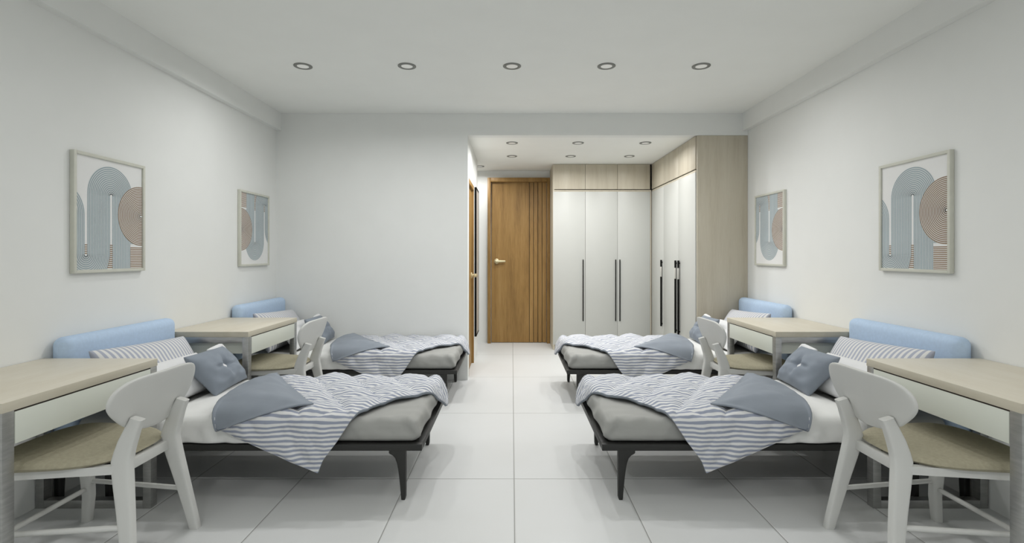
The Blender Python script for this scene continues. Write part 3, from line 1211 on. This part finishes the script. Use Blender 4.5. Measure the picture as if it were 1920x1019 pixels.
def picture(mirror, yc, rotated, label):
    """framed print; on the left wall for mirror False. The print shows rounded bands, a ribbed disc and dashes"""
    s = -1 if mirror else 1
    y0, y1, z0, z1 = yc - 0.2675, yc + 0.2675, 1.164, 1.834
    zc = (z0 + z1) / 2
    base = (s * -WX, yc, z0)
    t = tag(empty('framed_print', base), label, 'picture', 'arch prints on the side walls')
    xb, xf, fw = -WX + 0.001, -WX + 0.026, 0.018
    kw = dict(base=base, mirror=mirror)
    mb = MB()
    mb.box((xb, y0, z0), (xf, y0 + fw, z1), bevel=0.0015)
    mb.box((xb, y1 - fw, z0), (xf, y1, z1), bevel=0.0015)
    mb.box((xb, y0 + fw, z0), (xf, y1 - fw, z0 + fw), bevel=0.0015)
    mb.box((xb, y0 + fw, z1 - fw), (xf, y1 - fw, z1), bevel=0.0015)
    mb.build('frame', M['picframe'], t, **kw)
    # print: u to the viewer's right, v up, metres, origin at the centre of the sheet
    W, H = 0.2675 - fw, 0.335 - fw
    mb = MB()
    pw = xf - 0.010
    mb.box((xb + 0.002, yc - W - 0.002, zc - H - 0.002), (pw, yc + W + 0.002, zc + H + 0.002), M['paper'])
    sgn_u = 1 if not mirror else -1     # on the right wall the viewer's right is towards the viewer
    sv = 1
    if rotated == 'rot':
        sgn_u, sv = -sgn_u, -1
    elif rotated == 'flip':
        sv = -1

    def place(u, v, lift):
        return (pw + lift, yc + sgn_u * u, zc + sv * v)

    def poly(pts, m, lift=0.0006):
        """clip a convex polygon to the sheet and add it"""
        for (ax, lim, sg) in ((0, W, 1), (0, -W, -1), (1, H, 1), (1, -H, -1)):
            out = []
            for i in range(len(pts)):
                a, b = pts[i], pts[(i + 1) % len(pts)]
                ia, ib = sg * (a[ax] - lim) <= 0, sg * (b[ax] - lim) <= 0
                if ia:
                    out.append(a)
                if ia != ib:
                    tt = (lim - a[ax]) / (b[ax] - a[ax])
                    out.append((a[0] + tt * (b[0] - a[0]), a[1] + tt * (b[1] - a[1])))
            pts = out
            if len(pts) < 3:
                return
        vv = [place(u, v, lift) for u, v in pts]
        n_ = (Vector(vv[1]) - Vector(vv[0])).cross(Vector(vv[2]) - Vector(vv[0]))
        ids = list(range(len(vv)))
        if n_.x < 0:
            ids.reverse()
        mb.add(vv, [ids], m)

    def band(path, wdt, m, lift=0.0006):
        for (a, b) in zip(path, path[1:]):
            d = Vector((b[0] - a[0], b[1] - a[1]))
            if d.length < 1e-6:
                continue
            q = Vector((-d.y, d.x)).normalized() * wdt / 2
            e = d.normalized() * 0.0004
            poly([(a[0] + q.x - e.x, a[1] + q.y - e.y), (b[0] + q.x + e.x, b[1] + q.y + e.y), (b[0] - q.x + e.x, b[1] - q.y + e.y), (a[0] - q.x - e.x, a[1] - q.y - e.y)], m, lift)

    def arc(cu, cv, r, a0, a1, n=26):
        return [(cu + r * math.cos(a0 + (a1 - a0) * i / n), cv + r * math.sin(a0 + (a1 - a0) * i / n)) for i in range(n + 1)]
    B, K = M['art_blue'], M['art_brown']
    nb = 15
    r0, r1 = 0.012, 0.166
    step = (r1 - r0) / (nb - 1)
    lw = step * 0.66
    ca = (-0.001, 0.114)       # arch centre
    cu2 = (-0.180, -0.232)     # centre of the lower bowl
    for i in range(nb):
        r = r0 + step * i
        # main arch: right leg down to the sheet edge, over the top, left leg, round the bowl, up into the left stub
        band([(ca[0] + r, -H), (ca[0] + r, ca[1])], lw, B)
        band(arc(ca[0], ca[1], r, 0, PI), lw, B)
        ul = ca[0] - r
        rb = ul - cu2[0]
        if rb > 0.008:
            band([(ul, ca[1]), (ul, cu2[1])], lw, B)
            band(arc(cu2[0], cu2[1], rb, 0, -PI), lw, B)
            band([(cu2[0] - rb, cu2[1]), (cu2[0] - rb, -0.01)], lw, B)
    # stub at the left edge
    for i in range(nb):
        r = r0 + step * i
        cx_ = -0.359
        band(arc(cx_, -0.01, r, 0, PI, 20), lw, B)
    # slots of dashes
    nd = 12
    for i in range(nd):
        v = -0.178 - 0.0118 * i
        if i < 5:
            band([(cu2[0] - 0.008, v), (cu2[0] + 0.008, v)], 0.0062, K)
        wl = 0.010 + max(0, (-v - 0.235)) * 0.26
        band([(ca[0] - 0.0 - wl, v), (ca[0] + 0.010, v)], 0.0062, K, 0.0009)
    # brown ribbed disc over the right edge
    cd = (0.236, 0.010)
    disc = arc(cd[0], cd[1], 0.186, 0, 2 * PI, 60)[:-1]
    poly(disc, M['paper'], 0.0010)
    for i in range(18):
        r = 0.009 + 0.0102 * i
        band([(cd[0] + 0.3, cd[1] + r), (cd[0], cd[1] + r)], 0.0064, K, 0.0014)
        band(arc(cd[0], cd[1], r, PI / 2, 3 * PI / 2, 30), 0.0064, K, 0.0014)
        band([(cd[0], cd[1] - r), (cd[0] + 0.3, cd[1] - r)], 0.0064, K, 0.0014)
    # brown ladder at the lower right
    poly([(0.150, -H), (W, -H), (W, -0.168), (0.150, -0.168)], M['paper'], 0.0010)
    for i in range(13):
        v = -0.190 - 0.0106 * i
        band([(0.150, v), (0.3, v)], 0.0064, K, 0.0014)
    mb.build('print', None, t, smooth=False, **kw)
    return t


LAB = {
    'desk': ('desk', {
        'nl': 'near left desk with pale wood top, cut by the left edge of the photo',
        'fl': 'farther left desk with steel frame, standing between the two left beds',
        'nr': 'near right desk with pale wood top, cut by the right edge of the photo',
        'fr': 'farther right desk with steel frame, standing between the two right beds'}, 'desks'),
    'chair': ('chair', {
        'nl': 'large white chair with olive seat at the near left desk',
        'fl': 'white chair with olive seat at the desk between the left beds',
        'nr': 'large white chair with olive seat at the near right desk',
        'fr': 'white chair with olive seat at the desk between the right beds'}, 'desk chairs'),
    'bed': ('bed', {
        'nl': 'near left black metal bed with light blue headboard on the left wall',
        'fl': 'far left black metal bed with blue headboard along the plain back wall',
        'nr': 'near right black metal bed with light blue headboard on the right wall',
        'fr': 'far right black metal bed with blue headboard beside the wardrobe end panel'}, 'beds'),
    'mattress': ('mattress', {
        'nl': 'grey-sheeted mattress on the near left bed',
        'fl': 'grey-sheeted mattress on the far left bed along the plain back wall',
        'nr': 'grey-sheeted mattress on the near right bed',
        'fr': 'grey-sheeted mattress on the far right bed by the wardrobe'}, 'mattresses'),
    'sheet': ('sheet', {
        'nl': 'white top sheet across the head half of the near left bed',
        'fl': 'white top sheet across the far left bed along the plain back wall',
        'nr': 'white top sheet across the head half of the near right bed',
        'fr': 'white top sheet across the far right bed by the wardrobe'}, 'white bed sheets'),
    'duvet': ('duvet', {
        'nl': 'striped duvet hanging in a point off the near left bed',
        'fl': 'striped duvet lying on the far left bed along the plain back wall',
        'nr': 'striped duvet hanging in a point off the near right bed',
        'fr': 'striped duvet lying on the far right bed by the wardrobe'}, 'striped duvets'),
    'sp': ('pillow', {
        'nl': 'striped pillow leaning on the blue headboard of the near left bed',
        'fl': 'striped pillow leaning on the headboard of the far left bed',
        'nr': 'striped pillow leaning on the blue headboard of the near right bed',
        'fr': 'striped pillow leaning on the headboard of the far right bed'}, 'striped pillows'),
    'wp': ('pillow', {
        'nl': 'plain white pillow behind the slate cushion on the near left bed',
        'fl': 'plain white pillow behind the slate cushion on the far left bed',
        'nr': 'plain white pillow behind the slate cushion on the near right bed',
        'fr': 'plain white pillow behind the slate cushion on the far right bed'}, 'white pillows'),
    'cu': ('cushion', {
        'nl': 'slate grey cushion with white button on the near left bed',
        'fl': 'slate grey cushion on the far left bed, half behind the chair back',
        'nr': 'slate grey cushion with white button on the near right bed',
        'fr': 'slate grey cushion on the far right bed, half behind the chair back'}, 'slate cushions'),
}
BUILD = {'desk': desk, 'chair': chair, 'bed': bed, 'mattress': mattress, 'sheet': sheet, 'duvet': duvet, 'sp': striped_pillow, 'wp': white_pillow, 'cu': cushion}
for key, fn in BUILD.items():
    cat, labs, grp = LAB[key]
    for side, mir in (('l', False), ('r', True)):
        o = fn(mir)
        tag(o, labs['n' + side], cat, grp)
        c = copy_tree(o, DY)
        tag(c, labs['f' + side], cat, grp)

picture(False, 3.0205, None, 'large near arch print on the left wall, brown disc at its right edge')
picture(False, 3.0205 + DY, 'rot', 'small far arch print on the left wall, hung upside down')
picture(True, 3.0205, None, 'large near arch print on the right wall, above the blue headboard')
picture(True, 3.0205 + DY, 'flip', 'small far arch print on the right wall, next to the wardrobe panel')
